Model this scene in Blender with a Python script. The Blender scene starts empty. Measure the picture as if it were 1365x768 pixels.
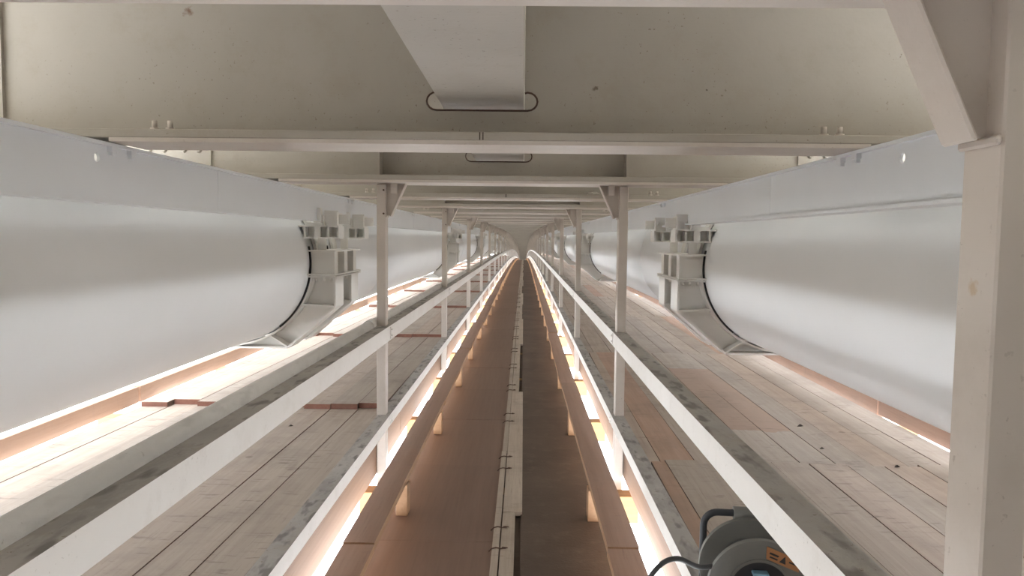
import bpy, bmesh, math, random
from mathutils import Vector, Matrix, Euler

C = bpy.context.scene.collection
S = bpy.context.scene
R_ = random.Random(7)
H = 1.5                                   # eye height above the walkway boards
F = 1000.0                                # focal length in pixels of the 1365 px frame

# ------------------------------------------------------------------ camera
cd = bpy.data.cameras.new('camera')
cam = bpy.data.objects.new('camera', cd)
C.objects.link(cam)
cd.sensor_fit = 'HORIZONTAL'
cd.sensor_width = 36.0
cd.lens = 36.0 * F / 1365.0
cd.clip_start = 0.05
cd.clip_end = 1000
ROLL = 0.0113
vx = 14.8
vy = 66.2
yaw = math.atan(vx / F)
pitch = math.atan(vy / F)
cam.matrix_world = (Matrix.Translation((0, 0, H)) @ Matrix.Rotation(yaw, 4, 'Z')
                    @ Matrix.Rotation(math.pi / 2 - pitch, 4, 'X') @ Matrix.Rotation(ROLL, 4, 'Z'))
S.camera = cam

# ------------------------------------------------------------------ sky (bright even overcast over pale water)
w = bpy.data.worlds.new('overcast')
S.world = w
w.use_nodes = True
bg = w.node_tree.nodes['Background']
bg.inputs['Color'].default_value = (0.95, 0.975, 1.0, 1)
bg.inputs['Strength'].default_value = 1.0
S.view_settings.view_transform = 'Standard'
S.view_settings.look = 'None'
S.view_settings.gamma = 1.0
S.view_settings.use_curve_mapping = False
S.view_settings.exposure = 3.6
S.cycles.max_bounces = 12
S.cycles.diffuse_bounces = 8
S.cycles.glossy_bounces = 3
S.cycles.sample_clamp_indirect = 6.0

# ------------------------------------------------------------------ run of the bridge: straight, then falling away
Y0, YB = -2.4, 192.0
CR0, CRA = 20.0, 2.2e-4


def drop(y):
    return -CRA * (y - CR0) ** 2 if y > CR0 else 0.0


def stations(y0, y1, step=3.6):
    if y1 <= CR0:
        return [y0, y1]
    out = [y0]
    y = max(CR0, y0 + step)
    while y < y1 - 0.5:
        out.append(y)
        y += step
    out.append(y1)
    return out


# ------------------------------------------------------------------ materials
def nodes_of(name):
    m = bpy.data.materials.new(name)
    m.use_nodes = True
    nt = m.node_tree
    return m, nt, nt.nodes['Principled BSDF']


def nd(nt, t, **kw):
    n = nt.nodes.new(t)
    for k, v in kw.items():
        if k.startswith('i_'):
            n.inputs[k[2:].replace('_', ' ')].default_value = v
        else:
            setattr(n, k, v)
    return n


def scaled_pos(nt, sc):
    g = nd(nt, 'ShaderNodeNewGeometry')
    mp = nd(nt, 'ShaderNodeMapping')
    mp.inputs['Scale'].default_value = sc
    nt.links.new(g.outputs['Position'], mp.inputs['Vector'])
    return mp.outputs['Vector']


def noise(nt, vec, scale, detail=4, rough=0.55):
    n = nd(nt, 'ShaderNodeTexNoise')
    n.inputs['Scale'].default_value = scale
    n.inputs['Detail'].default_value = detail
    n.inputs['Roughness'].default_value = rough
    nt.links.new(vec, n.inputs['Vector'])
    return n.outputs['Fac']


def ramp(nt, fac, a, b, ca=(0, 0, 0, 1), cb=(1, 1, 1, 1)):
    r = nd(nt, 'ShaderNodeValToRGB')
    r.color_ramp.elements[0].position = a
    r.color_ramp.elements[1].position = b
    r.color_ramp.elements[0].color = ca
    r.color_ramp.elements[1].color = cb
    nt.links.new(fac, r.inputs['Fac'])
    return r.outputs['Color']


def mix(nt, fac, a, b, mode='MIX'):
    n = nd(nt, 'ShaderNodeMix', data_type='RGBA', blend_type=mode)
    for s, v in ((0, fac), (6, a), (7, b)):
        if isinstance(v, (int, float)):
            n.inputs[s].default_value = v
        elif isinstance(v, tuple):
            n.inputs[s].default_value = v if len(v) == 4 else (*v, 1)
        else:
            nt.links.new(v, n.inputs[s])
    return n.outputs[2]


def bump(nt, bsdf, h, strength, dist=0.01):
    b = nd(nt, 'ShaderNodeBump')
    b.inputs['Strength'].default_value = strength
    b.inputs['Distance'].default_value = dist
    nt.links.new(h, b.inputs['Height'])
    nt.links.new(b.outputs['Normal'], bsdf.inputs['Normal'])


def math_n(nt, op, a, b=None):
    n = nd(nt, 'ShaderNodeMath', operation=op)
    for i, v in enumerate((a, b)):
        if v is None:
            continue
        if isinstance(v, (int, float)):
            n.inputs[i].default_value = v
        else:
            nt.links.new(v, n.inputs[i])
    return n.outputs[0]


def painted(name, col, col2, rough=0.5, specks=0.0, bumpy=0.15, stains=(), blot=0.0):
    m, nt, b = nodes_of(name)
    p = scaled_pos(nt, (1, 1, 1))
    c = mix(nt, ramp(nt, noise(nt, p, 1.7, 5), 0.35, 0.68), col, col2)
    if specks:
        s1 = ramp(nt, noise(nt, p, 75, 3, 0.65), 0.655, 0.70)
        s1 = mix(nt, ramp(nt, noise(nt, p, 2.3, 2), 0.45, 0.6), (0, 0, 0), s1)
        c = mix(nt, mix(nt, specks, (0, 0, 0), s1), c, (0.16, 0.12, 0.085))
        s2 = ramp(nt, noise(nt, p, 9, 6, 0.7), 0.52, 0.68)
        c = mix(nt, mix(nt, 0.35 * specks, (0, 0, 0), s2), c, (0.33, 0.28, 0.21))
    if blot:
        bp = scaled_pos(nt, (1.6, 0.55, 1.6))
        c = mix(nt, mix(nt, blot, (0, 0, 0), ramp(nt, noise(nt, bp, 15, 2, 0.5), 0.54, 0.66)), c, tuple(x * 0.45 for x in col))
        c = mix(nt, mix(nt, blot * 0.6, (0, 0, 0), ramp(nt, noise(nt, bp, 6, 5, 0.7), 0.5, 0.62)), c, tuple(x * 0.7 for x in col))
    for (sx, sy, sz, r, sc, k) in stains:
        g = nd(nt, 'ShaderNodeNewGeometry')
        d = nd(nt, 'ShaderNodeVectorMath', operation='DISTANCE')
        d.inputs[1].default_value = (sx, sy, sz)
        nt.links.new(g.outputs['Position'], d.inputs[0])
        f = ramp(nt, math_n(nt, 'ADD', math_n(nt, 'DIVIDE', d.outputs['Value'], r),
                            math_n(nt, 'MULTIPLY', noise(nt, p, 1.6 / r, 4, 0.7), 1.3)), 0.75, 1.45,
                 (k, k, k, 1), (0, 0, 0, 1))
        c = mix(nt, f, c, sc)
    nt.links.new(c, b.inputs['Base Color'])
    b.inputs['Roughness'].default_value = rough
    if bumpy:
        bump(nt, b, noise(nt, p, 60, 3), bumpy, 0.004)
    return m


def wood(name, col, col2, grain=(0.2, 0.16, 0.13), rough=0.75, ticks=0.5, vary=0.22, axis='Y', red=0.0, dirt=0.4, patch=None):
    m, nt, b = nodes_of(name)
    sc = (22, 0.9, 22) if axis == 'Y' else (0.9, 22, 22)
    p = scaled_pos(nt, sc)
    q = scaled_pos(nt, (1, 1, 1))
    c = mix(nt, ramp(nt, noise(nt, p, 1.6, 6, 0.6), 0.3, 0.72), col, col2)
    c = mix(nt, mix(nt, 0.45, (0, 0, 0), ramp(nt, noise(nt, p, 5.0, 4, 0.6), 0.58, 0.75)), c, grain)
    oi = nd(nt, 'ShaderNodeObjectInfo')
    ge = nd(nt, 'ShaderNodeNewGeometry')
    rnd = math_n(nt, 'FRACT', math_n(nt, 'ADD', oi.outputs['Random'], ge.outputs['Random Per Island']))
    v = math_n(nt, 'ADD', math_n(nt, 'MULTIPLY', rnd, vary), 1.0 - vary / 2)
    hsv = nd(nt, 'ShaderNodeHueSaturation')
    nt.links.new(v, hsv.inputs['Value'])
    nt.links.new(c, hsv.inputs['Color'])
    c = hsv.outputs['Color']
    if red:
        c = mix(nt, mix(nt, red, (0, 0, 0), ramp(nt, rnd, 0.6, 0.95)), c, (0.33, 0.2, 0.14))
    if patch:
        sx = nd(nt, 'ShaderNodeSeparateXYZ')
        nt.links.new(q, sx.inputs[0])
        yy = math_n(nt, 'ADD', sx.outputs['Y'], math_n(nt, 'MULTIPLY', noise(nt, q, 7, 4), 0.25))
        f = math_n(nt, 'MULTIPLY', math_n(nt, 'GREATER_THAN', yy, patch[0]), math_n(nt, 'LESS_THAN', sx.outputs['Y'], patch[1]))
        c = mix(nt, math_n(nt, 'MULTIPLY', f, 0.8), c, (0.36, 0.24, 0.175))
    if dirt:
        c = mix(nt, mix(nt, dirt, (0, 0, 0), ramp(nt, noise(nt, q, 2.6, 6, 0.65), 0.48, 0.72)), c, (0.20, 0.165, 0.135))
    if ticks:
        t = scaled_pos(nt, (9, 42, 9) if axis == 'Y' else (42, 9, 9))
        tk = ramp(nt, noise(nt, t, 1.0, 3, 0.6), 0.58, 0.66)
        tk = mix(nt, ramp(nt, noise(nt, q, 3.1, 2), 0.42, 0.62), (0, 0, 0), tk)
        c = mix(nt, mix(nt, ticks, (0, 0, 0), tk), c, (0.13, 0.10, 0.085))
        vo = nd(nt, 'ShaderNodeTexVoronoi')
        vo.inputs['Scale'].default_value = 2.3
        nt.links.new(q, vo.inputs['Vector'])
        c = mix(nt, ramp(nt, vo.outputs['Distance'], 0.035, 0.05, (ticks, ticks, ticks, 1), (0, 0, 0, 1)), c, (0.14, 0.10, 0.08))
    nt.links.new(c, b.inputs['Base Color'])
    b.inputs['Roughness'].default_value = rough
    bump(nt, b, noise(nt, p, 4.0, 4), 0.25, 0.003)
    return m


def plain(name, col, rough=0.5, metal=0.0):
    m, nt, b = nodes_of(name)
    p = scaled_pos(nt, (1, 1, 1))
    c = mix(nt, ramp(nt, noise(nt, p, 14, 4), 0.3, 0.75), tuple(x * 0.82 for x in col), col)
    nt.links.new(c, b.inputs['Base Color'])
    b.inputs['Roughness'].default_value = rough
    b.inputs['Metallic'].default_value = metal
    return m


M = {}
M['cream'] = painted('cream_steel', (0.42, 0.39, 0.345), (0.365, 0.337, 0.295), 0.5, 0.75, 0.12,
                     stains=((0.25, 2.722, H + 0.537, 0.03, (0.13, 0.10, 0.07), 0.85),
                             (-1.205, 2.722, H + 0.80, 0.055, (0.20, 0.12, 0.08), 0.95),
                             (0.645, 2.722, H + 0.535, 0.012, (0.08, 0.06, 0.05), 0.95)))
M['post'] = painted('post_paint', (0.62, 0.565, 0.515), (0.54, 0.49, 0.445), 0.5, 0.30, 0.12,
                    stains=((0.57, 0.955, H - 0.055, 0.035, (0.50, 0.36, 0.22), 0.75),))
M['white'] = painted('white_paint', (0.77, 0.795, 0.825), (0.74, 0.765, 0.79), 0.35, 0.0, 0.03)
M['pipe'] = painted('pipe_paint', (0.86, 0.88, 0.905), (0.84, 0.86, 0.885), 0.42, 0.0, 0.0)
M['hang'] = painted('hanger_paint', (0.79, 0.78, 0.75), (0.75, 0.74, 0.71), 0.42, 0.0, 0.03)
M['rail'] = painted('rail_paint', (0.80, 0.79, 0.77), (0.72, 0.70, 0.67), 0.45, 0.35, 0.08)
M['dirty'] = painted('dirty_rail_top', (0.33, 0.31, 0.295), (0.45, 0.425, 0.405), 0.8, 1.0, 0.2, blot=0.8)
M['rubber'] = plain('black_rubber', (0.018, 0.018, 0.02), 0.6)
M['galv'] = painted('galvanised', (0.74, 0.735, 0.725), (0.82, 0.815, 0.805), 0.42, 0.25, 0.06, blot=0.2)
M['plank'] = wood('weathered_plank', (0.365, 0.305, 0.255), (0.445, 0.382, 0.325), vary=0.25, red=0.25)
M['plank_red'] = wood('reddish_plank', (0.36, 0.235, 0.17), (0.44, 0.30, 0.225), vary=0.15, ticks=0.3)
M['plank_patch'] = wood('plank_with_reddish_patch', (0.365, 0.305, 0.255), (0.445, 0.382, 0.325), vary=0.2, patch=(4.45, 6.3))
M['plank_edge'] = wood('red_brown_edge', (0.20, 0.085, 0.06), (0.27, 0.125, 0.09), ticks=0.0, dirt=0.25)
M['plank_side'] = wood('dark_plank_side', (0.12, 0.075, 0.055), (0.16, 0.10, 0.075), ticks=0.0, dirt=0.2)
M['beam_wood'] = wood('beam_wood', (0.19, 0.108, 0.064), (0.235, 0.14, 0.088), grain=(0.145, 0.078, 0.045), ticks=0.1, dirt=0.15)
M['ply'] = wood('brown_plywood', (0.185, 0.12, 0.09), (0.215, 0.142, 0.108), grain=(0.15, 0.092, 0.068), rough=0.6, ticks=0.0, vary=0.12, dirt=0.12)
M['mat'] = painted('rubber_mat', (0.085, 0.062, 0.05), (0.12, 0.09, 0.072), 0.85, 0.3, 0.4)
M['kick'] = wood('brown_board', (0.29, 0.175, 0.125), (0.35, 0.22, 0.16), grain=(0.18, 0.10, 0.07), rough=0.6, ticks=0.15, dirt=0.2)
M['pine'] = wood('pine', (0.34, 0.20, 0.11), (0.40, 0.25, 0.145), grain=(0.26, 0.14, 0.075), ticks=0.0, dirt=0.12)
M['pinex'] = wood('pine_cross', (0.27, 0.16, 0.065), (0.33, 0.20, 0.085), grain=(0.21, 0.115, 0.045), ticks=0.0, dirt=0.08, axis='X')
M['edge'] = wood('pinkish_board', (0.28, 0.165, 0.105), (0.33, 0.205, 0.135), grain=(0.21, 0.115, 0.075), ticks=0.1, dirt=0.15)
M['batten'] = wood('grey_batten', (0.40, 0.35, 0.295), (0.50, 0.445, 0.385), ticks=0.3, dirt=0.35)
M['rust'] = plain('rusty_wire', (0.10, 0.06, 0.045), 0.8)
M['drum'] = plain('grey_drum_plastic', (0.165, 0.165, 0.150), 0.55)
M['tube'] = plain('dark_steel_tube', (0.045, 0.05, 0.058), 0.45, 0.3)
M['blackp'] = plain('black_plastic', (0.03, 0.03, 0.033), 0.5)
M['cable'] = plain('cable_sheath', (0.05, 0.053, 0.056), 0.5)
M['blue'] = plain('pale_blue_plastic', (0.22, 0.40, 0.52), 0.45)
M['orange'] = plain('orange_sticker', (0.40, 0.19, 0.08), 0.5)
M['leaf'] = plain('dry_leaf', (0.07, 0.055, 0.045), 0.9)
M['chip'] = plain('pale_chip', (0.65, 0.62, 0.57), 0.8)
M['concrete'] = painted('blocker_concrete', (0.16, 0.15, 0.14), (0.12, 0.115, 0.105), 0.9, 0.5, 0.2)  # dark grey for the added light-blocking wall behind the camera
M['soffit'] = painted('soffit_paint', (0.60, 0.56, 0.48), (0.54, 0.50, 0.43), 0.6, 0.2, 0.0)


# ------------------------------------------------------------------ mesh builder
class MB:
    def __init__(self):
        self.v, self.f, self.mi, self.sm = [], [], [], []

    def add(self, vs, fs, mi=0, smooth=False):
        o = len(self.v)
        self.v += [tuple(p) for p in vs]
        for f in fs:
            self.f.append([i + o for i in f])
            self.mi.append(mi)
            self.sm.append(smooth)
        return self

    def box(self, x0, x1, y0, y1, z0, z1, mi=0, mtop=None):
        vs = [(x0, y0, z0), (x1, y0, z0), (x1, y1, z0), (x0, y1, z0), (x0, y0, z1), (x1, y0, z1), (x1, y1, z1), (x0, y1, z1)]
        self.add(vs, [(0, 3, 2, 1), (0, 1, 5, 4), (1, 2, 6, 5), (2, 3, 7, 6), (3, 0, 4, 7)], mi)
        self.add(vs[4:], [(0, 1, 2, 3)], mi if mtop is None else mtop)
        return self

    def wbox(self, a, b, z0, z1):
        """box from corner lists: a,b = (x,y) pairs of near and far ends with different z levels (z0 near, z1 far) -> (bottom, top)"""
        (xa0, xa1, ya), (xb0, xb1, yb) = a, b
        vs = [(xa0, ya, z0[0]), (xa1, ya, z0[0]), (xb1, yb, z1[0]), (xb0, yb, z1[0]),
              (xa0, ya, z0[1]), (xa1, ya, z0[1]), (xb1, yb, z1[1]), (xb0, yb, z1[1])]
        self.add(vs, [(0, 3, 2, 1), (0, 1, 5, 4), (2, 3, 7, 6)], 1)
        self.add(vs, [(1, 2, 6, 5), (3, 0, 4, 7)], 2)
        self.add(vs[4:], [(0, 1, 2, 3)], 0)
        return self

    def prism(self, pts, y0, y1, mi=0):
        """polygon of (x,z) extruded in y"""
        n = len(pts)
        area = sum(pts[i][0] * pts[(i + 1) % n][1] - pts[(i + 1) % n][0] * pts[i][1] for i in range(n))
        if area < 0:
            pts = pts[::-1]
        vs = [(x, y0, z) for x, z in pts] + [(x, y1, z) for x, z in pts]
        fs = [tuple(range(n)), tuple(range(2 * n - 1, n - 1, -1))]
        fs += [(i, i + n, (i + 1) % n + n, (i + 1) % n) for i in range(n)]
        fs = [fs[0], fs[1]] + [(f[0], f[1], f[2], f[3]) for f in fs[2:]]
        return self.add(vs, fs, mi)

    def sweep(self, pts, ys, mi=0, bend=True, mtop=None, smooth=False, closed=True):
        """profile of (x,z) swept along stations ys, following the fall of the bridge"""
        n = len(pts)
        area = sum(pts[i][0] * pts[(i + 1) % n][1] - pts[(i + 1) % n][0] * pts[i][1] for i in range(n))
        if area < 0:
            pts = pts[::-1]
        vs = []
        for y in ys:
            d = drop(y) if bend else 0
            vs += [(x, y, z + d) for x, z in pts]
        o = len(self.v)
        self.v += vs
        for k in range(len(ys) - 1):
            for i in range(n):
                j = (i + 1) % n
                self.f.append([o + k * n + i, o + (k + 1) * n + i, o + (k + 1) * n + j, o + k * n + j])
                nx = pts[j][1] - pts[i][1]
                nz = -(pts[j][0] - pts[i][0])
                top = mtop is not None and nz > 0 and abs(nx) < 1e-6
                self.mi.append(mtop if top else mi)
                self.sm.append(smooth)
        if closed:
            self.f.append([o + i for i in range(n)])
            self.f.append([o + (len(ys) - 1) * n + i for i in range(n - 1, -1, -1)])
            self.mi += [mi, mi]
            self.sm += [False, False]
        return self

    def ring(self, ro, ri, a0, a1, cx, cz, y0, y1, n=32, mi=0):
        """thick arc of a tube around a y axis"""
        vs = []
        for i in range(n + 1):
            a = a0 + (a1 - a0) * i / n
            c, s = math.cos(a), math.sin(a)
            vs += [(cx + ro * c, y0, cz + ro * s), (cx + ro * c, y1, cz + ro * s), (cx + ri * c, y1, cz + ri * s), (cx + ri * c, y0, cz + ri * s)]
        fs = []
        for i in range(n):
            p, q = 4 * i, 4 * i + 4
            fs += [(p, q, q + 1, p + 1), (p + 1, q + 1, q + 2, p + 2), (p + 2, q + 2, q + 3, p + 3), (p + 3, q + 3, q, p)]
        fs += [(0, 1, 2, 3), (4 * n + 3, 4 * n + 2, 4 * n + 1, 4 * n)]
        return self.add(vs, fs, mi)

    def cyl(self, p, axis, r, h, n=12, mi=0, r2=None, smooth=True):
        """capped cylinder from point p along unit axis"""
        ax = Vector(axis).normalized()
        u = ax.orthogonal().normalized()
        v = ax.cross(u)
        p = Vector(p)
        r2 = r if r2 is None else r2
        A = [p + (u * math.cos(2 * math.pi * i / n) + v * math.sin(2 * math.pi * i / n)) * r for i in range(n)]
        B = [p + ax * h + (u * math.cos(2 * math.pi * i / n) + v * math.sin(2 * math.pi * i / n)) * r2 for i in range(n)]
        self.add(A + B, [(i, (i + 1) % n, (i + 1) % n + n, i + n) for i in range(n)], mi, smooth)
        self.add(A, [tuple(range(n - 1, -1, -1))], mi)
        self.add(B, [tuple(range(n))], mi)
        return self

    def tube(self, pts, r, n=10, mi=0):
        pts = [Vector(p) for p in pts]
        vs, prev = [], None
        for i, p in enumerate(pts):
            t = (pts[min(i + 1, len(pts) - 1)] - pts[max(i - 1, 0)]).normalized()
            u = t.orthogonal().normalized() if prev is None else (prev - t * prev.dot(t)).normalized()
            prev = u
            v = t.cross(u)
            vs += [p + (u * math.cos(2 * math.pi * k / n) + v * math.sin(2 * math.pi * k / n)) * r for k in range(n)]
        fs = []
        for i in range(len(pts) - 1):
            for k in range(n):
                fs.append((i * n + k, i * n + (k + 1) % n, (i + 1) * n + (k + 1) % n, (i + 1) * n + k))
        self.add(vs, fs, mi, True)
        self.add(vs[:n], [tuple(range(n - 1, -1, -1))], mi)
        self.add(vs[-n:], [tuple(range(n))], mi)
        return self

    def mirror(self, cx):
        m = MB()
        m.v = [(2 * cx - x, y, z) for x, y, z in self.v]
        m.f = [f[::-1] for f in self.f]
        m.mi, m.sm = self.mi[:], self.sm[:]
        return m

    def mesh(self, name, mats, bevel=0.0):
        me = bpy.data.meshes.new(name)
        me.from_pydata([(x, y, z) for x, y, z in self.v], [], self.f)
        for m in (mats if isinstance(mats, (list, tuple)) else [mats]):
            me.materials.append(m)
        me.polygons.foreach_set('material_index', self.mi)
        me.polygons.foreach_set('use_smooth', self.sm)
        bm = bmesh.new()
        bm.from_mesh(me)
        bmesh.ops.remove_doubles(bm, verts=bm.verts, dist=1e-5)
        if bevel:
            ed = [e for e in bm.edges if len(e.link_faces) == 2 and e.calc_face_angle(0) > 0.6]
            bmesh.ops.bevel(bm, geom=ed, offset=bevel, segments=1, affect='EDGES', clamp_overlap=True)
        bmesh.ops.recalc_face_normals(bm, faces=bm.faces)
        bm.to_mesh(me)
        bm.free()
        me.update()
        return me

    def build(self, name, mats, parent=None, bevel=0.0, loc=(0, 0, 0)):
        o = bpy.data.objects.new(name, self.mesh(name, mats, bevel))
        C.objects.link(o)
        o.location = loc
        if parent:
            o.parent = parent
        return o


def inst(me, name, parent=None, loc=(0, 0, 0)):
    o = bpy.data.objects.new(name, me)
    C.objects.link(o)
    o.location = loc
    if parent:
        o.parent = parent
    return o


def tag(o, label=None, cat=None, group=None, kind=None):
    if label:
        o['label'] = label
    if cat:
        o['category'] = cat
    if group:
        o['group'] = group
    if kind:
        o['kind'] = kind
    return o


def empty(name, loc=(0, 0, 0), label=None, cat=None, group=None, kind=None):
    o = bpy.data.objects.new(name, None)
    o.empty_display_size = 0.1
    C.objects.link(o)
    o.location = loc
    return tag(o, label, cat, group, kind)


def copy_tree(o, loc, parent=None):
    c = o.copy()
    C.objects.link(c)
    c.parent = parent
    c.location = loc if parent is None else o.location
    for ch in o.children:
        copy_tree(ch, None, c)
    return c


ORD = ['first', 'second', 'third', 'fourth', 'fifth', 'sixth', 'seventh', 'eighth', 'ninth', 'tenth']
CX = -0.13                                # centre line of the bridge bay

# ------------------------------------------------------------------ ceiling: deck soffit above the crossbeams
ZB, ZT = H + 0.33, H + 1.12               # underside of crossbeam flange, underside of deck
ys_all = [Y0, 0.0, 4.5, 9.0, 14.5] + stations(CR0, YB)
SL, SR = CX - 4.7, CX + 4.3               # edges of the bridge deck; daylight enters beyond them
ce = empty('ceiling', (0, 0, 0), kind='structure')
for i in range(len(ys_all) - 1):
    MB().sweep([(SL, ZT), (SR, ZT), (SR, ZT + 0.12), (SL, ZT + 0.12)], ys_all[i:i + 2]).build('deck_panel', M['soffit'], ce)

# unseen side walls added beyond the pipes to block daylight from above
for nm, xw, zlow in (('light_blocker_left', SL, H + 0.52), ('light_blocker_right', SR - 0.12, H + 0.44)):
    wr = empty(nm, (0, 0, 0), kind='structure')
    for i in range(len(ys_all) - 1):
        MB().sweep([(xw, zlow), (xw + 0.12, zlow), (xw + 0.12, ZT - 0.002), (xw, ZT - 0.002)], ys_all[i:i + 2]).build('blocker_plate', M['soffit'], wr)
o = MB().box(SL, SR, Y0 - 0.3, Y0, H - 2.6, ZT + 0.12).build('light_blocker_back', M['concrete'])  # unseen wall added behind the camera to darken faces turned towards it
tag(o, kind='structure')

# ------------------------------------------------------------------ crossbeams
BX0, BX1 = CX - 4.55, CX + 4.15
RX0, RX1, RZ = -0.304, -0.006, H + 0.482  # box stringer


def web_poly():
    g = 0.035
    zs = RZ - 0.012
    zf = ZB + 0.034
    pts = [(BX0, zf), (BX1, zf), (BX1, ZT), (RX1 + 0.004, ZT), (RX1 + 0.004, RZ + 0.035)]
    r = 0.032
    cz = RZ + 0.006
    for i in range(9):
        a = math.pi * 0.5 - math.pi * i / 8
        pts.append((RX1 + 0.014 + r * math.cos(a) * 1.1, cz + r * math.sin(a)))
    for i in range(9):
        a = -math.pi * 0.5 - math.pi * i / 8
        pts.append((RX0 - 0.014 + r * math.cos(a) * 1.1, cz + r * math.sin(a)))
    pts += [(RX0 - 0.004, RZ + 0.035), (RX0 - 0.004, ZT), (BX0, ZT)]
    return pts


def mb_web():
    return MB().prism(web_poly(), -0.008, 0.008)


def mb_flange():
    return MB().box(BX0, BX1, -0.13, 0.13, ZB + 0.004, ZB + 0.034)


def mb_cover():
    return MB().box(CX - 1.31, CX + 1.31, -0.128, 0.128, ZB - 0.010, ZB + 0.004)


def mb_stiff(x):
    return MB().box(x - 0.007, x + 0.007, -0.12, -0.008, ZB + 0.034, ZT)


def mb_splice(sx):
    x0, x1 = sorted((CX + sx * 1.75, CX + sx * 2.25))
    return MB().box(x0, x1, -0.022, -0.008, ZB + 0.06, ZT - 0.05)


def mb_rivets(sx):
    m = MB()
    for i in range(4):
        for k in range(4):
            x = CX + sx * (1.82 + 0.09 * i + (0.03 if i > 1 else 0))
            m.cyl((x, -0.022, ZB + 0.085 + 0.09 * k), (0, -1, 0), 0.017, 0.016, 8, 0, 0.010)
    return m


web_me = mb_web().mesh('web', M['cream'])
fl_me = mb_flange().mesh('bottom_flange', M['cream'], 0.003)
cv_me = mb_cover().mesh('cover_plate', M['post'])
st_me = [mb_stiff(x).mesh('stiffener', M['cream']) for x in (-0.855, 0.60)]
sp_me = [mb_splice(s).mesh('splice_plate', M['cream']) for s in (-1, 1)]
rv_me = [mb_rivets(s).mesh('rivet_field', M['cream']) for s in (-1, 1)]
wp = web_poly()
slot_me = MB().tube([(x, -0.009, zz) for x, zz in wp[4:-2]], 0.0035, 6).mesh('slot_outline', M['rust'])  # dark line drawn in for the paint edge and shadow around the notch
far = MB()
for mm in (mb_web(), mb_flange(), mb_cover(), mb_stiff(-0.855), mb_stiff(0.60)):
    far.add(mm.v, mm.f)
far_me = far.mesh('crossbeam', M['cream'])
NEARB = 9
k = -1
n = 0
while True:
    y = 0.93 + 1.8 * k
    if y > YB:
        break
    if -1 <= k <= NEARB:
        if k < 0:
            lab = 'cream steel crossbeam above and behind the viewpoint'
        elif k == 0:
            lab = 'cream crossbeam whose flange edge just shows along the top of the picture'
        else:
            lab = ['', 'big cream crossbeam nearest the viewpoint, showing a large blank spotted web',
                   'cream crossbeam carrying the heads of the first pair of rail posts',
                   'cream crossbeam just beyond the first pair of rail posts',
                   'cream crossbeam carrying the heads of the second pair of rail posts',
                   'cream crossbeam just beyond the second pair of rail posts',
                   'cream crossbeam carrying the heads of the third pair of rail posts',
                   'cream crossbeam just beyond the third pair of rail posts',
                   'cream crossbeam carrying the heads of the fourth pair of rail posts',
                   'cream crossbeam just beyond the fourth pair of rail posts'][k]
        t = empty('crossbeam', (0, y, drop(y)), lab, 'beam', 'crossbeams overhead')
        inst(web_me, 'web', t)
        inst(fl_me, 'bottom_flange', t)
        inst(cv_me, 'cover_plate', t)
        if k in (1, 3):
            for dx in (0, 0.011):
                MB().box(-0.157 + dx, -0.153 + dx, -0.1308, -0.1298, ZB + 0.006, ZB + 0.032).build('paint_mark', M['leaf'], t)
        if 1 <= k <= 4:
            inst(slot_me, 'slot_outline', t)
        if k % 2 == 0:
            for me in st_me:
                inst(me, 'stiffener', t)
        for a, b in zip(sp_me, rv_me):
            s_ = inst(a, 'splice_plate', t)
            inst(b, 'rivet_field', s_)['kind'] = 'stuff'
    else:
        t = inst(far_me, 'crossbeam', None, (0, y, drop(y)))
        tag(t, 'distant cream crossbeam, one of the close rows running to the vanishing point' if k > 0 else
            'cream steel crossbeam behind the viewpoint', 'beam', 'crossbeams overhead')
    k += 1

# ------------------------------------------------------------------ box stringer through the webs
m = MB().sweep([(RX0, RZ), (RX1, RZ), (RX1, ZT - 0.002), (RX0, ZT - 0.002)], ys_all)
tag(m.build('box_stringer', M['cream']), 'long cream box stringer passing through slots in the overhead crossbeam webs', 'stringer')

# ------------------------------------------------------------------ posts
PY = 0.040                                # half depth of a post
ZW = H - 1.570                            # post foot on the transoms
PXL, PXR = (-0.884, -0.830), (0.568, 0.622)


def post_parts(side):
    x0, x1 = PXL if side < 0 else PXR
    xi = x1 if side < 0 else x0           # walkway face
    sg = 1 if side < 0 else -1            # towards the walkway
    zt = ZB - 0.010
    shaft = MB().box(x0, x1, -PY, PY, ZW, zt - 0.004)
    zc = H + 0.124
    cap = MB().box(min(xi, xi + sg * 0.008), max(xi, xi + sg * 0.008), -PY - 0.002, PY + 0.002, zc - 0.006, zc + 0.006)
    gus = MB().prism([(xi, zc + 0.006), (xi + sg * 0.022, zc + 0.006), (xi + sg * 0.112, zt), (xi, zt)], -0.006, 0.006)
    dx, dz = 0.09, zt - zc
    L = math.hypot(dx, dz)
    nx, nz = dz / L * 0.008, -dx / L * 0.008
    a = (xi + sg * 0.022, zc)
    b = (xi + sg * 0.112, zt)
    fl = MB().prism([a, b, (b[0] + sg * nx, b[1]), (a[0] + sg * nx, a[1])], -0.032, PY)
    lug = MB().box(min(xi + sg * 0.028, xi + sg * 0.068), max(xi + sg * 0.028, xi + sg * 0.068), -PY, -0.006, zt - 0.06, zt)
    return dict(shaft=shaft, cap_plate=cap, gusset=gus, bracket_flange=fl, lug=lug)


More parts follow.
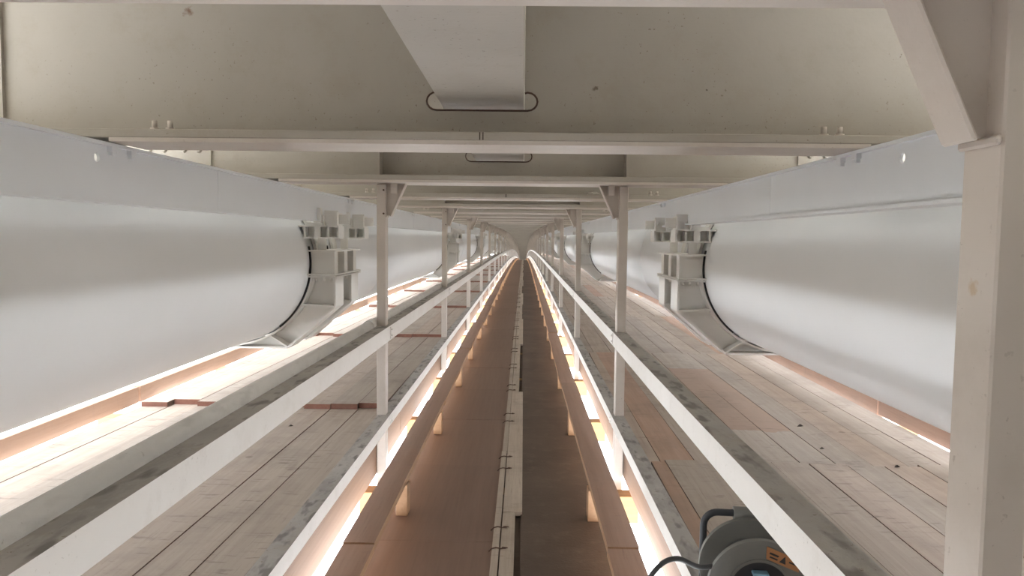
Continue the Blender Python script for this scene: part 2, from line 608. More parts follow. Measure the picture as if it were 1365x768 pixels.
NEARP = 9
for side in (-1, 1):
    pp = post_parts(side)
    mes = {n_: b_.mesh(n_, M['post'], 0.003 if n_ != 'gusset' else 0) for n_, b_ in pp.items()}
    allm = MB()
    for b_ in pp.values():
        allm.add(b_.v, b_.f)
    farm = allm.mesh('rail_post', M['post'])
    sn = 'left' if side < 0 else 'right'
    for k in range(0, 200):
        y = 0.95 + 3.6 * k
        if y > YB - 2:
            break
        if side < 0 and k < 0 and k < -2:
            continue
        if 0 <= k <= NEARP:
            if k == 0:
                lab = ('big pale steel post filling the right edge, with a rust smear and heavy bracket' if side > 0 else
                       'pale steel rail post on the left, level with the viewpoint')
            else:
                lab = 'pale steel rail post, %s on the %s beyond the big right-edge column' % (ORD[k - 1], sn)
            t = empty('rail_post', (0, y, drop(y)), lab, 'post', 'posts along the walkway')
            for n_, me in mes.items():
                if not (n_ == 'lug' and k == 0):
                    inst(me, n_, t)
            if side < 0 and k > 0:
                for zz in (0.16, 0.30):
                    MB().cyl((-0.842, -PY, H + zz - 0.02), (0, -1, 0), 0.006, 0.008, 6).build('bolt', M['rust'], t)
        else:
            t = inst(farm, 'rail_post', None, (0, y, drop(y)))
            tag(t, ('distant pale post in the dense %s row near the vanishing point' if k > 0 else 'pale post of the %s row behind the viewpoint') % sn,
                'post', 'posts along the walkway')


# ------------------------------------------------------------------ handrails (channels), one segment per bay
def rail(name, label, side, ztop, hgt, top_w=0.075):
    t = empty(name, (0, 0, 0), label, 'handrail')
    xi = -0.803 if side < 0 else 0.548
    sg = -1 if side < 0 else 1            # outwards
    xo = xi + sg * top_w
    for k in range(-1, 200):
        ya, yb = 0.95 + 3.6 * k, 0.95 + 3.6 * (k + 1)
        if k < 0:
            ya = Y0 + 0.05
        if yb > YB - 2:
            break
        m = MB()
        ys = stations(ya - PY, yb - PY - 0.004)
        z1, z0 = H + ztop, H + ztop - hgt
        m.sweep([(xi, z0), (xi + sg * 0.006, z0), (xi + sg * 0.006, z1), (xi, z1)], ys, 0, mtop=1)
        yt = stations(ya + PY, yb - PY)
        m.sweep([(xi + sg * 0.006, z1 - 0.006), (xo, z1 - 0.006), (xo, z1), (xi + sg * 0.006, z1)], yt, 0, mtop=1)
        m.sweep([(xi + sg * 0.006, z0), (xo, z0), (xo, z0 + 0.006), (xi + sg * 0.006, z0 + 0.006)], yt, 0)
        xp = (PXL[1] + 0.001) if side < 0 else (PXR[0] - 0.001)
        yp = [ya - PY, ya + PY]
        m.sweep([(xi + sg * 0.006, z1 - 0.006), (xp, z1 - 0.006), (xp, z1), (xi + sg * 0.006, z1)], yp, 0, mtop=1)
        s_ = m.build('rail_segment', [M['rail'], M['dirty']], t)
        if -1 < k < 6:
            b = MB()
            b.box(min(xi, xi - sg * 0.004), max(xi, xi - sg * 0.004), ya - PY + 0.01, ya - PY + 0.05, z1 - hgt + 0.008, z1 - 0.008)
            for zz in (0.3, 0.72):
                b.cyl((xi - sg * 0.004, ya - PY + 0.03, z0 + hgt * zz), (-sg, 0, 0), 0.006, 0.007, 6, 0)
            b.build('splice_plate', [M['rail'], M['rust']], s_)
    return t


rail('upper_handrail', 'pale upper handrail with dirty top on the left of the walkway, under the grey conduit', -1, -0.537, 0.088)
rail('upper_handrail', 'pale upper handrail with dirty top on the right of the walkway, above the cable reel', 1, -0.560, 0.082)
rail('lower_handrail', 'pale lower rail with mottled top along the edge of the left plank deck', -1, -1.085, 0.066)
rail('lower_handrail', 'pale lower rail with mottled top along the edge of the right plank deck', 1, -1.070, 0.062)

# ------------------------------------------------------------------ conduit on the left handrail
t = empty('conduit_pipe', (0, 0, 0), 'grey galvanised conduit running along the left upper handrail', 'pipe')
cxx, czz, cr = -0.918, H - 0.535, 0.031


def circ(cx, cz, r, n):
    return [(cx + r * math.cos(2 * math.pi * i / n), cz + r * math.sin(2 * math.pi * i / n)) for i in range(n)]


for k in range(-1, 200):
    ya, yb = 0.95 + 3.6 * k, 0.95 + 3.6 * (k + 1)
    if k < 0:
        ya = Y0
    if yb > YB - 2:
        break
    s_ = MB().sweep(circ(cxx, czz, cr, 20), stations(ya + 0.02, yb + 0.02), smooth=True).build('pipe_length', M['galv'], t)
    if k < 8:
        MB().sweep(circ(cxx, czz, cr + 0.005, 20), stations(yb - 0.12, yb + 0.012), smooth=True).build('coupling', M['galv'], s_)
        MB().box(cxx - 0.085, cxx + 0.03, yb + 0.06, yb + 0.10, czz - cr - 0.008, czz - cr - 0.002).build('clip', M['galv'], s_, loc=(0, 0, drop(yb)))

# ------------------------------------------------------------------ white runway beams
WXL, WXR = -1.452, 1.150                  # inner flange edges


def ring_hole(m, x0, x1, yc, zc, r, hw, z0, z1):
    """web patch y in [yc-hw,yc+hw], z in [z0,z1] with a round hole"""
    n = 24
    for (x, flip) in ((x0, 0), (x1, 1)):
        inner = [(x, yc + r * math.cos(2 * math.pi * i / n), zc + r * math.sin(2 * math.pi * i / n)) for i in range(n)]
        outer = []
        for i in range(n):
            a = 2 * math.pi * i / n
            c, s = math.cos(a), math.sin(a)
            kx = hw / max(abs(c), 1e-6)
            kz = ((z1 - zc) if s > 0 else (zc - z0)) / max(abs(s), 1e-6)
            q = min(kx, kz)
            outer.append((x, yc + q * c, zc + q * s))
        fs = [(i, (i + 1) % n, (i + 1) % n + n, i + n) for i in range(n)]
        m.add(inner + outer, fs)
        for (cy, cz_) in ((yc + hw, z1), (yc - hw, z1), (yc - hw, z0), (yc + hw, z0)):
            best = sorted(range(n), key=lambda i: (outer[i][1] - cy) ** 2 + (outer[i][2] - cz_) ** 2)[:2]
            best.sort()
            if best == [0, n - 1]:
                best = [n - 1, 0]
            m.add([outer[best[0]], outer[best[1]], (x, cy, cz_)], [(0, 1, 2)])
    a = [(x0, yc + r * math.cos(2 * math.pi * i / n), zc + r * math.sin(2 * math.pi * i / n)) for i in range(n)]
    b = [(x1, p[1], p[2]) for p in a]
    m.add(a + b, [(i, (i + 1) % n, (i + 1) % n + n, i + n) for i in range(n)])


for side in (-1, 1):
    sg = -1 if side < 0 else 1
    xi = WXL if side < 0 else WXR
    sn = 'left' if side < 0 else 'right'
    z0, z1 = H + 0.108, ZB - 0.011
    t = empty('runway_beam', (0, 0, 0), 'long white I-beam runway hung under the crossbeams over the %s pipe' % sn, 'beam')
    X = lambda a: xi + sg * a
    wx0, wx1 = sorted((X(0.018), X(0.028)))
    m = MB()
    yh = 2.58 if side < 0 else 2.36
    hw = 0.06
    wz0, wz1 = z0 + 0.012, z1 - 0.012
    P = [(wx0, wz0), (wx1, wz0), (wx1, wz1), (wx0, wz1)]
    m.sweep(P, stations(Y0, yh - hw))
    m.sweep(P, stations(yh + hw, YB))
    ring_hole(m, wx0, wx1, yh, H + 0.262, 0.017, hw, wz0, wz1)
    m.build('web', M['white'], t)
    for (a, b, nm) in ((z0, z0 + 0.012, 'bottom_flange'), (z1 - 0.012, z1, 'top_flange')):
        x0, x1 = sorted((X(0 if nm == 'top_flange' else (0.013 if side < 0 else -0.002)), X(0.09)))
        MB().sweep([(x0, a), (x1, a), (x1, b), (x0, b)], ys_all).build(nm, M['white'], t)
    for k in range(0, 12):                # clamps to every second crossbeam
        y = 0.93 + 1.8 * (2 * k + 1)
        c = MB()
        for dy in (-0.085, 0.045):
            x0, x1 = sorted((X(0.000), X(0.018)))
            c.box(x0, x1, y + dy, y + dy + 0.04, z1 - 0.030, z1 - 0.012)
            xa, xb = sorted((X(0.004), X(0.018)))
            c.box(xa, xb, y + dy + 0.008, y + dy + 0.03, z1 - 0.042, z1 - 0.030)
        s_ = c.build('beam_clamp', M['white'], t, loc=(0, 0, drop(y)))
        s_['kind'] = 'stuff'
        for dx in (0.0, 0.055):
            b = MB()
            xq = X(-0.14) + dx if side < 0 else X(-0.05) - dx
            b.cyl((xq, y - 0.06, ZB + 0.034), (0, 0, 1), 0.016, 0.012, 6)
            b.cyl((xq, y - 0.06, ZB + 0.046), (0, 0, 1), 0.010, 0.025, 8)
            b.build('bolt', M['post'], s_)
    for y in (3.6, 10.0, 16.5, 23.0):     # vertical splice seams
        x0, x1 = sorted((X(0.0165), X(0.018)))
        MB().box(x0, x1, y, y + 0.16, z0 + 0.014, z1 - 0.014).build('seam_plate', M['white'], t, loc=(0, 0, drop(y)))

# ------------------------------------------------------------------ big pipes
PR, PZ = 0.585, H - 0.197
PXC = {-1: -1.552 - 0.585, 1: 1.305 + 0.585}
for side in (-1, 1):
    sn = 'left' if side < 0 else 'right'
    t = empty('main_pipe', (0, 0, 0), 'huge white pipe running the length of the bridge on the %s' % sn, 'pipe')
    ysp = [Y0]
    while ysp[-1] < YB:
        ysp.append(ysp[-1] + 1.8)
    for i in range(0, len(ysp) - 1, 6):
        MB().sweep(circ(PXC[side], PZ, PR, 96), ysp[i:i + 7], smooth=True).build('pipe_section', M['pipe'], t)


# ------------------------------------------------------------------ pipe hangers (built for the left, mirrored for the right)
def hanger_parts():
    """local y = 0 at the front saddle; left side coordinates"""
    P = []
    cx, cz = PXC[-1], PZ
    Ri = PR + 0.012
    z = lambda v: H + v
    xin = -1.378
    out = [(xin, z(-0.295)), (xin, z(-0.512)), (-1.725, z(-0.812)), (-2.22, z(-0.812))]
    a_s = math.atan2(z(-0.295) - cz, math.sqrt(Ri ** 2 - (z(-0.295) - cz) ** 2))
    a_e = -math.pi * 0.545
    arc = [(cx + Ri * math.cos(a_s + (a_e - a_s) * i / 28), cz + Ri * math.sin(a_s + (a_e - a_s) * i / 28)) for i in range(29)]
    for yo in (0.0, 0.50):
        w0, w1 = yo, yo + 0.24
        yc = yo + 0.10
        poly = out + arc[::-1]
        web = MB().prism(poly, yc, yc + 0.014)
        P.append(('saddle_web', web, 'hang'))
        fl = MB()
        # outer flange follows the outside line
        th = 0.014
        fl.box(xin - 0.0, xin + th, w0, w1, z(-0.512), z(-0.30))
        ax, az, bx, bz = xin, z(-0.512), -1.725, z(-0.812)
        L = math.hypot(bx - ax, bz - az)
        nx, nz = -(bz - az) / L * th, (bx - ax) / L * th
        fl.prism([(ax, az), (bx, bz), (bx + nx, bz + nz), (ax + nx, az + nz)], w0, w1)
        fl.prism([(ax, az), (ax + nx, az + nz), (ax + th, az)], w0, w1)
        fl.box(-2.22, -1.725, w0, w1, z(-0.826), z(-0.812))
        P.append(('outer_flange', fl, 'hang'))
        inn = MB().ring(Ri + 0.014, Ri, a_e, a_s, cx, cz, w0, w1, 28)
        P.append(('curved_seat', inn, 'hang'))
        # radial stiffeners at the two corners
        for (px, pz, ang) in ((xin, z(-0.512), math.radians(-30)), (-1.725, z(-0.812), math.radians(-62))):
            qx, qz = cx + (Ri + 0.01) * math.cos(ang), cz + (Ri + 0.01) * math.sin(ang)
            L = math.hypot(px - qx, pz - qz)
            nx, nz = -(pz - qz) / L * 0.006, (px - qx) / L * 0.006
            st = MB().prism([(qx - nx, qz - nz), (px - nx, pz - nz), (px + nx, pz + nz), (qx + nx, qz + nz)], w0, w1)
            P.append(('stiffener', st, 'hang'))
        gk = MB().ring(Ri + 0.001, PR + 0.001, math.radians(-52), math.radians(12), cx, cz, w0 - 0.012, w0 + 0.002, 28)
        P.append(('gasket', gk, 'rubber'))
        # upper collar half
        col = MB().ring(Ri + 0.018, Ri - 0.004, math.radians(4), math.radians(150), cx, cz, w0 + 0.10, w1 - 0.02, 36)
        P.append(('upper_collar', col, 'hang'))
    # two shelves joined by bolts
    sh = MB()
    for zz, e0, e1 in ((-0.300, -0.03, 0.80), (-0.284, -0.06, 0.80), (-0.112, -0.04, 0.78)):
        P.append(('shelf_plate', MB().box(-1.575, -1.355, e0, e1, z(zz), z(zz + 0.011)), 'hang'))
    up = MB()
    for yo in (0.0, 0.30, 0.60):
        up = MB().box(-1.55, -1.3861, yo, yo + 0.014, z(-0.273), z(-0.112))
        up.box(-1.386, -1.372, yo, yo + 0.10, z(-0.273), z(-0.112))
        P.append(('upright_plate', up, 'hang'))
    P.append(('back_plate', MB().box(-1.56, -1.5501, 0.0, 0.74, z(-0.273), z(-0.112)), 'hang'))
    bl = MB()
    for yo in (0.05, 0.16, 0.52, 0.66):
        for xx in (-1.52, -1.46, -1.41):
            bl.cyl((xx, yo, z(-0.330)), (0, 0, 1), 0.011, 0.03, 6)
            bl.cyl((xx, yo, z(-0.273)), (0, 0, 1), 0.009, 0.02, 6)
    P.append(('bolt_heads', bl, 'hang'))
    for yo in (0.03, 0.70):
        lk = MB()
        lk.box(-1.50, -1.44, yo, yo + 0.014, z(-0.10), z(-0.017))
        lk.box(-1.478, -1.464, yo + 0.014, yo + 0.10, z(-0.10), z(-0.017))
        P.append(('link_plate', lk, 'hang'))
    # two transverse cell blocks clamped to the bottom flange of the runway beam
    for yo in (0.0, 0.88):
        b = MB()
        y0, y1 = yo - 0.07, yo + 0.09
        x0, x1 = -1.66, -1.325
        b.box(x0, x1, y0, y1, z(-0.017), z(-0.005))
        b.box(x0, x1, y0, y1, z(0.066), z(0.076))
        b.box(x0, x1, y0 + 0.075, y0 + 0.087, z(-0.005), z(0.066))
        for xx in (x0, -1.575, -1.478, -1.405, x1 - 0.012):
            b.box(xx, xx + 0.013, y0, y1, z(-0.005), z(0.066))
        b.box(-1.50, -1.455, y0 - 0.002, y0 + 0.010, z(-0.017), z(0.072))
        P.append(('cell_block', b, 'hang'))
        c = MB()
        c.box(-1.435, -1.335, y0 + 0.03, y0 + 0.044, z(0.076), z(0.185))
        c.box(-1.352, -1.335, y0, y1, z(0.066), z(0.170))
        c.box(-1.440, -1.426, y0, y1, z(0.076), z(0.150))
        for xx in (-1.415, -1.365):
            c.cyl((xx, y0 + 0.03, z(0.135)), (0, -1, 0), 0.009, 0.010, 6)
        P.append(('clamp_plate', c, 'hang'))
        P.append(('wedge_foot', MB().box(-1.490, -1.440, y0 - 0.05, y0 + 0.028, z(0.097), z(0.107)), 'hang'))
        wd = MB()
        wd.prism([(-1.494, z(0.108)), (-1.442, z(0.108)), (-1.446, z(0.200)), (-1.476, z(0.205))], y0 - 0.03, y0 + 0.02)
        P.append(('wedge', wd, 'hang'))
        pk = MB().box(-1.565, -1.445, y0 + 0.01, y0 + 0.14, z(0.076), z(0.096))
        P.append(('packing_plate', pk, 'hang'))
        ps = MB().box(-1.335, -1.262, y0 + 0.05, y0 + 0.064, z(0.088), z(0.158))
        ps.cyl((-1.275, y0 + 0.05, z(0.12)), (0, -1, 0), 0.010, 0.012, 6)
        P.append(('side_tab', ps, 'hang'))
    return P


hp = hanger_parts()
MIR = (PXC[-1] + PXC[1]) / 2
for side in (-1, 1):
    sn = 'left' if side < 0 else 'right'
    mes = []
    allm = MB()
    for n_, b_, mt in hp:
        q = b_ if side < 0 else b_.mirror(MIR)
        mes.append((n_, q.mesh(n_, M[mt], 0)))
        allm.add(q.v, q.f, 1 if mt == 'rubber' else 0)
    farm = allm.mesh('pipe_hanger', [M['hang'], M['rubber']])
    sp_ = 9.8 if side < 0 else 9.3
    for k in range(0, 25):
        y = 5.43 + sp_ * k
        if y > YB - 3:
            break
        if 0 <= k <= 3:
            lab = ('white pipe hanger with saddles and clamps, %s pipe, %s' %
                   (sn, ['nearest to the viewpoint', 'second one along', 'third one along',
                         'fourth one along'][k]))
            t = empty('pipe_hanger', (0, y, drop(y)), lab, 'hanger', 'pipe hangers')
            for n_, me in mes:
                q = inst(me, n_, t)
                if n_ == 'bolt_heads':
                    q['kind'] = 'stuff'
        else:
            t = inst(farm, 'pipe_hanger', None, (0, y, drop(y)))
            tag(t, 'distant white pipe hanger on the far run of the %s pipe' % sn if k > 0 else 'white pipe hanger on the %s pipe behind the viewpoint' % sn,
                'hanger', 'pipe hangers')

# ------------------------------------------------------------------ sunken walkway floor
fl = empty('floor', (0, 0, 0), kind='structure')
ZF = H - 1.5
tr_me = MB().box(-0.96, 0.70, 0, 0.125, ZF - 0.18, ZF - 0.018).mesh('transom', M['pinex'], 0.003)
k = -3
far_t = MB()
while True:
    y = 4.36 + 1.8 * k
    if y > YB:
        break
    if k < 30:
        inst(tr_me, 'transom', fl, (0, y, drop(y)))
    else:
        d = drop(y)
        far_t.box(-0.96, 0.70, y, y + 0.10, ZF - 0.18 + d, ZF - 0.018 + d)
    k += 1
tag(far_t.build('far_transoms', M['pinex'], fl), kind='stuff')
# plywood sheets 1.25 m long, butted with a fine joint
k = -4
far_p = MB()
while True:
    ya = 3.62 + 1.25 * k
    yb = ya + 1.247
    if yb > YB:
        break
    j = R_.uniform(-0.008, 0.008)
    x0, x1 = -0.708 + j, -0.105
    dz = R_.uniform(-0.002, 0.001)
    if k < 40:
        m = MB().sweep([(x0, ZF - 0.018), (x1, ZF - 0.018), (x1, ZF + dz), (x0, ZF + dz)], [ya, yb])
        m.build('plywood_sheet', M['ply'], fl)
    else:
        far_p.sweep([(x0, ZF - 0.018), (x1, ZF - 0.018), (x1, ZF + dz), (x0, ZF + dz)], [ya, yb])
    k += 1
tag(far_p.build('far_plywood', M['ply'], fl), kind='stuff')
# dark anti-slip mat, in long strips
ya = Y0
while ya < YB - 1:
    yb = min(ya + 9.0, YB)
    x1 = 0.435 + R_.uniform(-0.012, 0.012)
    MB().sweep([(0.002, ZF - 0.018), (x1, ZF - 0.018), (x1, ZF + 0.001), (0.002, ZF + 0.001)], stations(ya, yb - 0.004)).build('rubber_mat', M['mat'], fl)
    ya = yb
# dark bearer under the seam
MB().sweep([(-0.104, ZF - 0.07), (0.05, ZF - 0.07), (0.05, ZF - 0.0185), (-0.104, ZF - 0.0185)], ys_all).build('bearer', M['mat'], fl)
# seam: flat grey cover boards and a thin batten beside them
edges = [-2.38, 0.9, 3.99, 7.2, 10.5, 13.8, 17.1, 20.3]
while edges[-1] < YB - 4:
    edges.append(edges[-1] + 3.3)
for i in range(len(edges) - 1):
    a, b = edges[i], edges[i + 1]
    far_edge = [-0.028, 0.008, -0.012, 0.004][(i + 1) % 4] if i != 1 else -0.028
    if i == 2:
        far_edge = 0.010
    m = MB().sweep([(-0.094, ZF - 0.008), (far_edge, ZF - 0.008), (far_edge, ZF + 0.016), (-0.094, ZF + 0.016)], stations(a, b - 0.006))
    m.build('cover_board', M['batten'], fl)
ya = -2.35
while ya < YB - 3:
    j = R_.uniform(-0.003, 0.003)
    m = MB().sweep([(-0.131 + j, ZF + 0.0015), (-0.098 + j, ZF + 0.0015), (-0.098 + j, ZF + 0.020), (-0.131 + j, ZF + 0.020)], stations(ya, ya + 2.494))
    s_ = m.build('seam_batten', M['batten'], fl)
    ya += 2.5
for i in range(14):                       # wire ties in pairs at the sheet joints
    for dy in (-0.13, 0.13):
        y = 3.62 + 1.25 * i + dy
        m = MB()
        z = ZF + 0.022 + drop(y)
        m.tube([(-0.150, y + 0.006, z - 0.018), (-0.135, y, z - 0.001), (-0.115, y + 0.004, z + 0.003), (-0.092, y - 0.004, z + 0.002), (-0.068, y + 0.010, z - 0.002)], 0.003, 6)
        m.tube([(-0.085, y + 0.018, z - 0.002), (-0.075, y + 0.004, z + 0.004), (-0.060, y + 0.014, z - 0.002)], 0.003, 6)
        m.build('wire_tie', M['rust'], fl)

# ------------------------------------------------------------------ raised kick boards beside the walkway
for side in (-1, 1):
    sn = 'left' if side < 0 else 'right'
    t = empty('kick_board', (0, 0, 0), 'brown kick board raised on small blocks along the %s edge of the walkway' % sn, 'board')
    xa, xb = (-0.742, -0.608) if side < 0 else (0.358, 0.490)
    start, ln = (5.9 - 2.8 * 2, 2.8) if side < 0 else (3.1 - 3.6, 3.6)
    ya = start
    i = 0
    farb = MB()
    while ya < YB - 4:
        yb = ya + ln
        j0, j1 = R_.uniform(-0.012, 0.012), R_.uniform(-0.012, 0.012)
        zz = H - 1.295 + (0.006 if i % 2 else 0)
        m = MB() if ya < 60 else farb
        o_ = 0.02 if ya < 60 else 0
        m.wbox((xa + j0, xb + j0, ya - o_), (xa + j1, xb + j1, yb - 0.004 - o_), (zz - 0.034 + drop(ya), zz + drop(ya)), (zz - 0.034 + drop(yb), zz + drop(yb)))
        if ya < 60:
            m.build('board', [M['kick'], M['pine'], M['pine']], t)
        ya = yb
        i += 1
    tag(farb.build('far_boards', [M['kick'], M['pine'], M['pine']], t), kind='stuff')
    bl = MB().box(0, 0.062, 0, 0.09, ZF + 0.002, H - 1.330).mesh('spacer_block', M['pine'], 0.002)
    y = 3.87 - 1.78 * 2
    farb = MB()
    while y < YB - 5:
        yy = y + R_.uniform(-0.06, 0.06)
        if abs(y - 3.87) < 0.2:
            yy = 3.94 if side < 0 else 3.90
        bx = (xb - 0.062) if side < 0 else xa
        if y < 60:
            inst(bl, 'spacer_block', t, (bx, yy, drop(yy)))
        else:
            farb.box(bx, bx + 0.062, yy, yy + 0.09, ZF + drop(yy), H - 1.33 + drop(yy))
        y += 1.78
    tag(farb.build('far_blocks', M['pine'], t), kind='stuff')

# ------------------------------------------------------------------ plank decks under the pipes
ZD = H - 1.112
for side in (-1, 1):
    sn = 'left' if side < 0 else 'right'
    dk = empty('floor_' + sn, (0, 0, 0), kind='structure')
    if side < 0:
        xs = [-0.878 - 0.175 * i for i in range(10)]
        first, pitch_ = 4.78 - 3.5 * 2, 3.5
    else:
        xs = [0.630, 0.700] + [0.875 + 0.175 * i for i in range(9)]
        first, pitch_ = 3.60 - 3.5 * 2, 3.5
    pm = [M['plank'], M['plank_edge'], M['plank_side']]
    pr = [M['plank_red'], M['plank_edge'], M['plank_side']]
    farp = MB()
    row = 0
    ya = first
    while ya < YB - 5:
        for i in range(len(xs) - 1):
            xa, xb = sorted((xs[i], xs[i + 1]))
            jit = R_.uniform(-0.05, 0.05)
            g = R_.uniform(0.0005, 0.003)
            jz = R_.uniform(-0.002, 0.0025)
            sk = R_.uniform(-0.004, 0.004)
            th = 0.034
            if side < 0:                  # near end rides on the row before
                za, zb = ZD + 0.036, ZD
                y0, y1 = ya + jit, ya + pitch_ + 0.25
            else:                         # far end rides on the row beyond
                za, zb = ZD, ZD + 0.036
                y0, y1 = ya - 0.25, ya + pitch_ + jit * 0.5
            za, zb = za + jz + drop(y0), zb + jz + drop(y1)
            y0 = max(y0, Y0 + 0.01)
            near = y0 < 38
            m = MB() if near else farp
            m.wbox((xa + g + sk, xb - g + sk, y0), (xa + g - sk, xb - g - sk, y1), (za - th, za), (zb - th, zb))
            if near:
                mats = pm
                if side > 0 and row == 2 and i in (4, 5):
                    mats = [M['plank_patch'], M['plank_edge'], M['plank_side']]
                elif side > 0 and row == 2 and i == 1 or (side > 0 and R_.random() < 0.03):
                    mats = pr
                m.build('plank', mats, dk)
        ya += pitch_
        row += 1
    tag(farp.build('far_planks', pm, dk), kind='stuff')
    # inner edge beam (lit from the gap), outer edge board on joists
    if side < 0:
        e0, e1 = -0.938, -0.888
        ob0, ob1, oz0, oz1 = -2.545, -2.500, ZD + 0.014, ZD + 0.118
    else:
        e0, e1 = 0.630, 0.680
        ob0, ob1, oz0, oz1 = 2.305, 2.345, ZD + 0.006, ZD + 0.30
    ya = Y0 + 0.62
    seg = 0
    while ya < YB - 5:
        zt_ = ZD - 0.040
        MB().sweep([(e0, H - 1.455), (e1, H - 1.455), (e1, zt_), (e0, zt_)], stations(ya, ya + 3.59)).build('edge_beam', M['beam_wood'], dk)
        j = R_.uniform(-0.012, 0.012)
        oz = oz0 if side < 0 or seg % 3 == 1 else ZD - 0.03
        j = j if side < 0 else abs(j) * 0.3 - 0.012
        seg += 1
        MB().sweep([(ob0 + j, oz), (ob1 + j, oz), (ob1 + j, oz1), (ob0 + j, oz1)], stations(ya - 0.6, ya + 2.98)).build('edge_board', M['edge'] if side < 0 else M['kick'], dk)
        ya += 3.6
    jm = (MB().box(-2.66, -0.94, 0, 0.12, ZD - 0.140, ZD - 0.040) if side < 0 else MB().box(0.682, 2.45, 0, 0.12, ZD - 0.140, ZD - 0.040)).mesh('joist', M['pinex'])
    y = 4.60 - 1.8 * 3
    i = 0
    while y < YB - 5:
        inst(jm, 'joist', dk, (0, y, drop(y)))
        y += 1.8
# loose bits on the decks
lf = bpy.data.meshes.new('leaf')
bits = [(-1.62, 3.62, 'small dark dry leaf on the left planks beyond the near conduit', 0.022), (-1.30, 4.15, 'dark scrap near the plank gap on the left deck', 0.014),
        (1.62, 4.32, 'small dark leaf curled on the right deck beside the large pipe', 0.020), (1.80, 3.55, 'dark crumb on the right planks near the big post', 0.016),
        (1.56, 3.85, 'tiny dark scrap on the right planks left of the curled leaf', 0.014)]
for x, y, lab, s in bits:
    m = MB()
    zz = ZD + 0.040
    m.add([(x - s, y, zz), (x, y - s * 0.8, zz + s * 0.5), (x + s, y + s * 0.2, zz + 0.002), (x, y + s, zz + s * 0.4), (x, y, zz + s * 0.75), (x, y, zz)],
          [(0, 1, 4), (1, 2, 4), (2, 3, 4), (3, 0, 4), (1, 0, 5), (2, 1, 5), (3, 2, 5), (0, 3, 5)])
    tag(m.build('leaf_scrap', M['leaf']), lab, 'debris', 'scraps on the decks')

# crumpled scrap lying on the flange of the third crossbeam
bm = bmesh.new()
for i in range(46):
    a, b = R_.uniform(0, 6.28), R_.uniform(0.35, 1.0)
    bm.verts.new((0.065 * b * math.cos(a), 0.035 * b * math.sin(a), 0.034 * R_.uniform(0, 1) * (1.2 - b)))
bmesh.ops.convex_hull(bm, input=bm.verts)
bmesh.ops.delete(bm, geom=[v_ for v_ in bm.verts if not v_.link_faces], context='VERTS')
bmesh.ops.subdivide_edges(bm, edges=bm.edges[:], cuts=1)
for v_ in bm.verts:
    v_.co += Vector((R_.uniform(-1, 1), R_.uniform(-1, 1), R_.uniform(0, 1))) * 0.006
me = bpy.data.meshes.new('crumpled_scrap')
bm.to_mesh(me)
bm.free()
me.materials.append(M['chip'])
o = bpy.data.objects.new('crumpled_scrap', me)
C.objects.link(o)
o.location = (0.575, 0.93 + 5.4 - 0.065, ZB + 0.0345)
tag(o, 'small crumpled pale scrap lying on a crossbeam flange behind the right post bracket', 'scrap')

# ------------------------------------------------------------------ cable reel standing on the right deck edge
t = empty('cable_reel', (0.657, 2.06, ZD + 0.0), 'grey plastic cable reel with black cable standing by the right walkway rail', 'cable reel')
t.rotation_euler = (0, 0, math.radians(-5))
zc = 0.168                                # axle height above its base
r = 0.136


def disc(m, y0, y1, ro, mi=0, n=48):
    m.cyl((0, y0, zc), (0, 1, 0), ro, y1 - y0, n, mi, smooth=False)


m = MB()
m.ring(r, 0.082, 0, 2 * math.pi, 0, zc, -0.075, -0.066, 56)
m.ring(r + 0.003, r - 0.008, 0, 2 * math.pi, 0, zc, -0.080, -0.062, 56)
m.ring(0.086, 0.078, 0, 2 * math.pi, 0, zc, -0.079, -0.040, 48)
m.build('front_disc', M['drum'], t)
m = MB()
disc(m, 0.076, 0.084, r)
m.ring(r + 0.003, r - 0.008, 0, 2 * math.pi, 0, zc, 0.072, 0.090, 56)
m.build('rear_disc', M['drum'], t)
m = MB()
disc(m, -0.060, 0.076, 0.070)
m.build('drum_core', M['drum'], t)
m = MB()
for i in range(9):
    rr = 0.080 + 0.004 * (i % 2)
    pts = [(rr * math.cos(2 * math.pi * q / 40), -0.055 + 0.0145 * (i + q / 40.0), zc + rr * math.sin(2 * math.pi * q / 40)) for q in range(41)]
    m.tube(pts, 0.007, 6)
m.build('cable_winding', M['cable'], t)
m = MB()
disc(m, -0.063, -0.058, 0.077)
m.build('socket_panel', M['blackp'], t)
m = MB()
m.cyl((0.0, -0.063, zc - 0.005), (0, -1, 0), 0.026, 0.020, 20)
m.box(-0.016, 0.016, -0.085, -0.063, zc + 0.014, zc + 0.050)
m.box(-0.021, 0.021, -0.092, -0.066, zc + 0.044, zc + 0.052)
s_ = m.build('socket_cover', M['blue'], t, 0.002)
s_['label'] = 'pale blue socket cover'
for a in (math.radians(200), math.radians(340)):
    m = MB()
    m.cyl((0.045 * math.cos(a), -0.063, zc + 0.045 * math.sin(a)), (0, -1, 0), 0.022, 0.018, 20)
    m.build('socket_cover', M['blue'], t)
# orange warning sticker with dark print
m = MB()
ang = math.radians(57)
c0 = Vector((0.108 * math.cos(ang), 0, zc + 0.108 * math.sin(ang)))
u = Vector((math.cos(ang - math.pi / 2 + 0.20), 0, math.sin(ang - math.pi / 2 + 0.20)))
v = Vector((-u.z, 0, u.x))


def onface(a, b, y):
    p = c0 + u * a + v * b
    return (p.x, y, p.z)


def plate(m, cs, y0, y1, mi=0):
    n = len(cs)
    vs = [onface(a, b, y0) for a, b in cs] + [onface(a, b, y1) for a, b in cs]
    m.add(vs, [tuple(range(n)), tuple(range(2 * n - 1, n - 1, -1))] + [(i, (i + 1) % n, (i + 1) % n + n, i + n) for i in range(n)], mi)


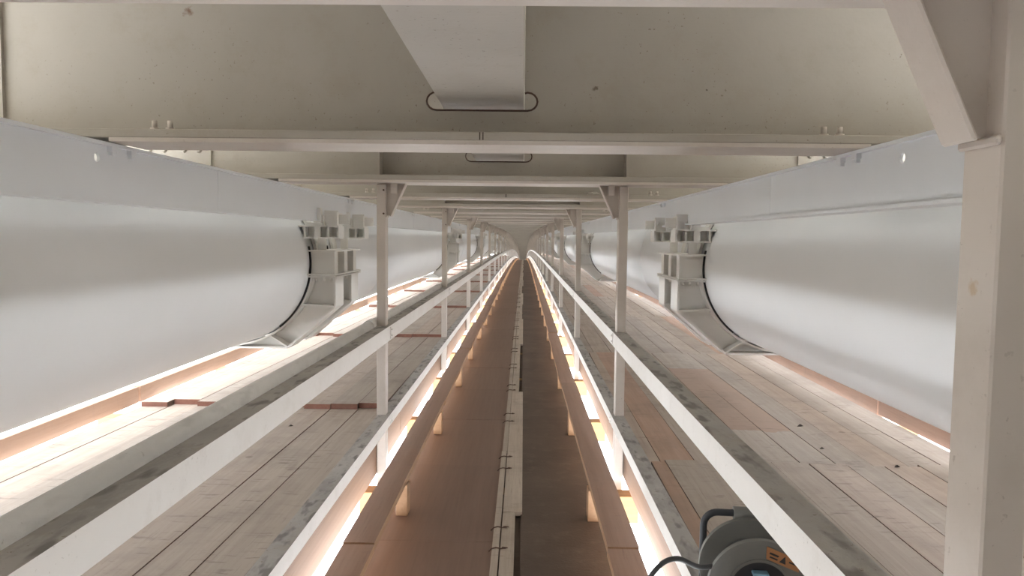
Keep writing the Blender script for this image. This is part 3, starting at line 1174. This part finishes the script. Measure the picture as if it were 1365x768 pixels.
m = MB()
plate(m, [(-0.052, 0.014), (-0.040, -0.018), (0.052, -0.018), (0.044, 0.014)], -0.0765, -0.0748)
s_ = m.build('warning_sticker', M['orange'], t)
m = MB()
plate(m, [(-0.006, -0.012), (0.012, -0.012), (0.003, 0.008)], -0.0772, -0.0764)
plate(m, [(-0.038, -0.002), (-0.014, -0.002), (-0.012, 0.003), (-0.038, 0.003)], -0.0772, -0.0764)
plate(m, [(-0.034, -0.011), (-0.012, -0.011), (-0.012, -0.007), (-0.034, -0.007)], -0.0772, -0.0764)
plate(m, [(0.018, -0.004), (0.040, -0.004), (0.040, 0.000), (0.018, 0.000)], -0.0772, -0.0764)
m.build('print', M['blackp'], s_)
# tubular carrying frame with grip
fy = 0.115
pts = [(-0.123, fy, 0.012), (-0.123, fy, 0.27)]
for i in range(1, 9):
    a = math.pi - math.pi / 2 * i / 8
    pts.append((-0.083 + 0.04 * math.cos(a), fy, 0.27 + 0.04 * math.sin(a)))
pts += [(0.083, fy, 0.31)]
for i in range(1, 9):
    a = math.pi / 2 - math.pi / 2 * i / 8
    pts.append((0.083 + 0.04 * math.cos(a), fy, 0.27 + 0.04 * math.sin(a)))
pts += [(0.123, fy, 0.012)]
m = MB().tube(pts, 0.0105, 12)
m.build('frame', M['tube'], t)
m = MB()
for sx in (-1, 1):
    m.tube([(sx * 0.123, -0.12, 0.011), (sx * 0.123, 0.13, 0.011)], 0.0105, 12)
m.build('foot_tube', M['tube'], t)
m = MB().tube([(0, 0.086, zc), (0, fy, zc)], 0.016, 14)
m.tube([(-0.123, fy, zc), (0.123, fy, zc)], 0.008, 10)
m.build('axle', M['tube'], t)
m = MB().tube([(-0.038, fy, 0.310), (0.062, fy, 0.310)], 0.019, 14)
for i in range(4):
    m.box(-0.030 + 0.022 * i, -0.016 + 0.022 * i, fy - 0.012, fy + 0.012, 0.280, 0.296)
m.build('grip', M['drum'], t)
# loose end of the cable, over the lower rail and down to the kick board
m = MB()
ctrl = [(-0.05, -0.02, zc + 0.072), (-0.105, -0.05, zc + 0.055), (-0.165, -0.09, zc + 0.062), (-0.225, -0.11, zc + 0.090), (-0.275, -0.13, zc + 0.075), (-0.315, -0.15, zc + 0.01),
        (-0.320, -0.16, zc - 0.12), (-0.315, -0.18, zc - 0.25)]


def catmull(P, n=8):
    P = [Vector(p) for p in P]
    P = [P[0] * 2 - P[1]] + P + [P[-1] * 2 - P[-2]]
    out = []
    for i in range(1, len(P) - 2):
        for q in range(n):
            s = q / n
            a, b, c, d = P[i - 1:i + 3]
            out.append(0.5 * ((2 * b) + (c - a) * s + (2 * a - 5 * b + 4 * c - d) * s * s + (3 * b - a - 3 * c + d) * s ** 3))
    out.append(P[-2])
    return out


m.tube(catmull(ctrl), 0.0072, 10)
m.build('loose_cable', M['cable'], t)
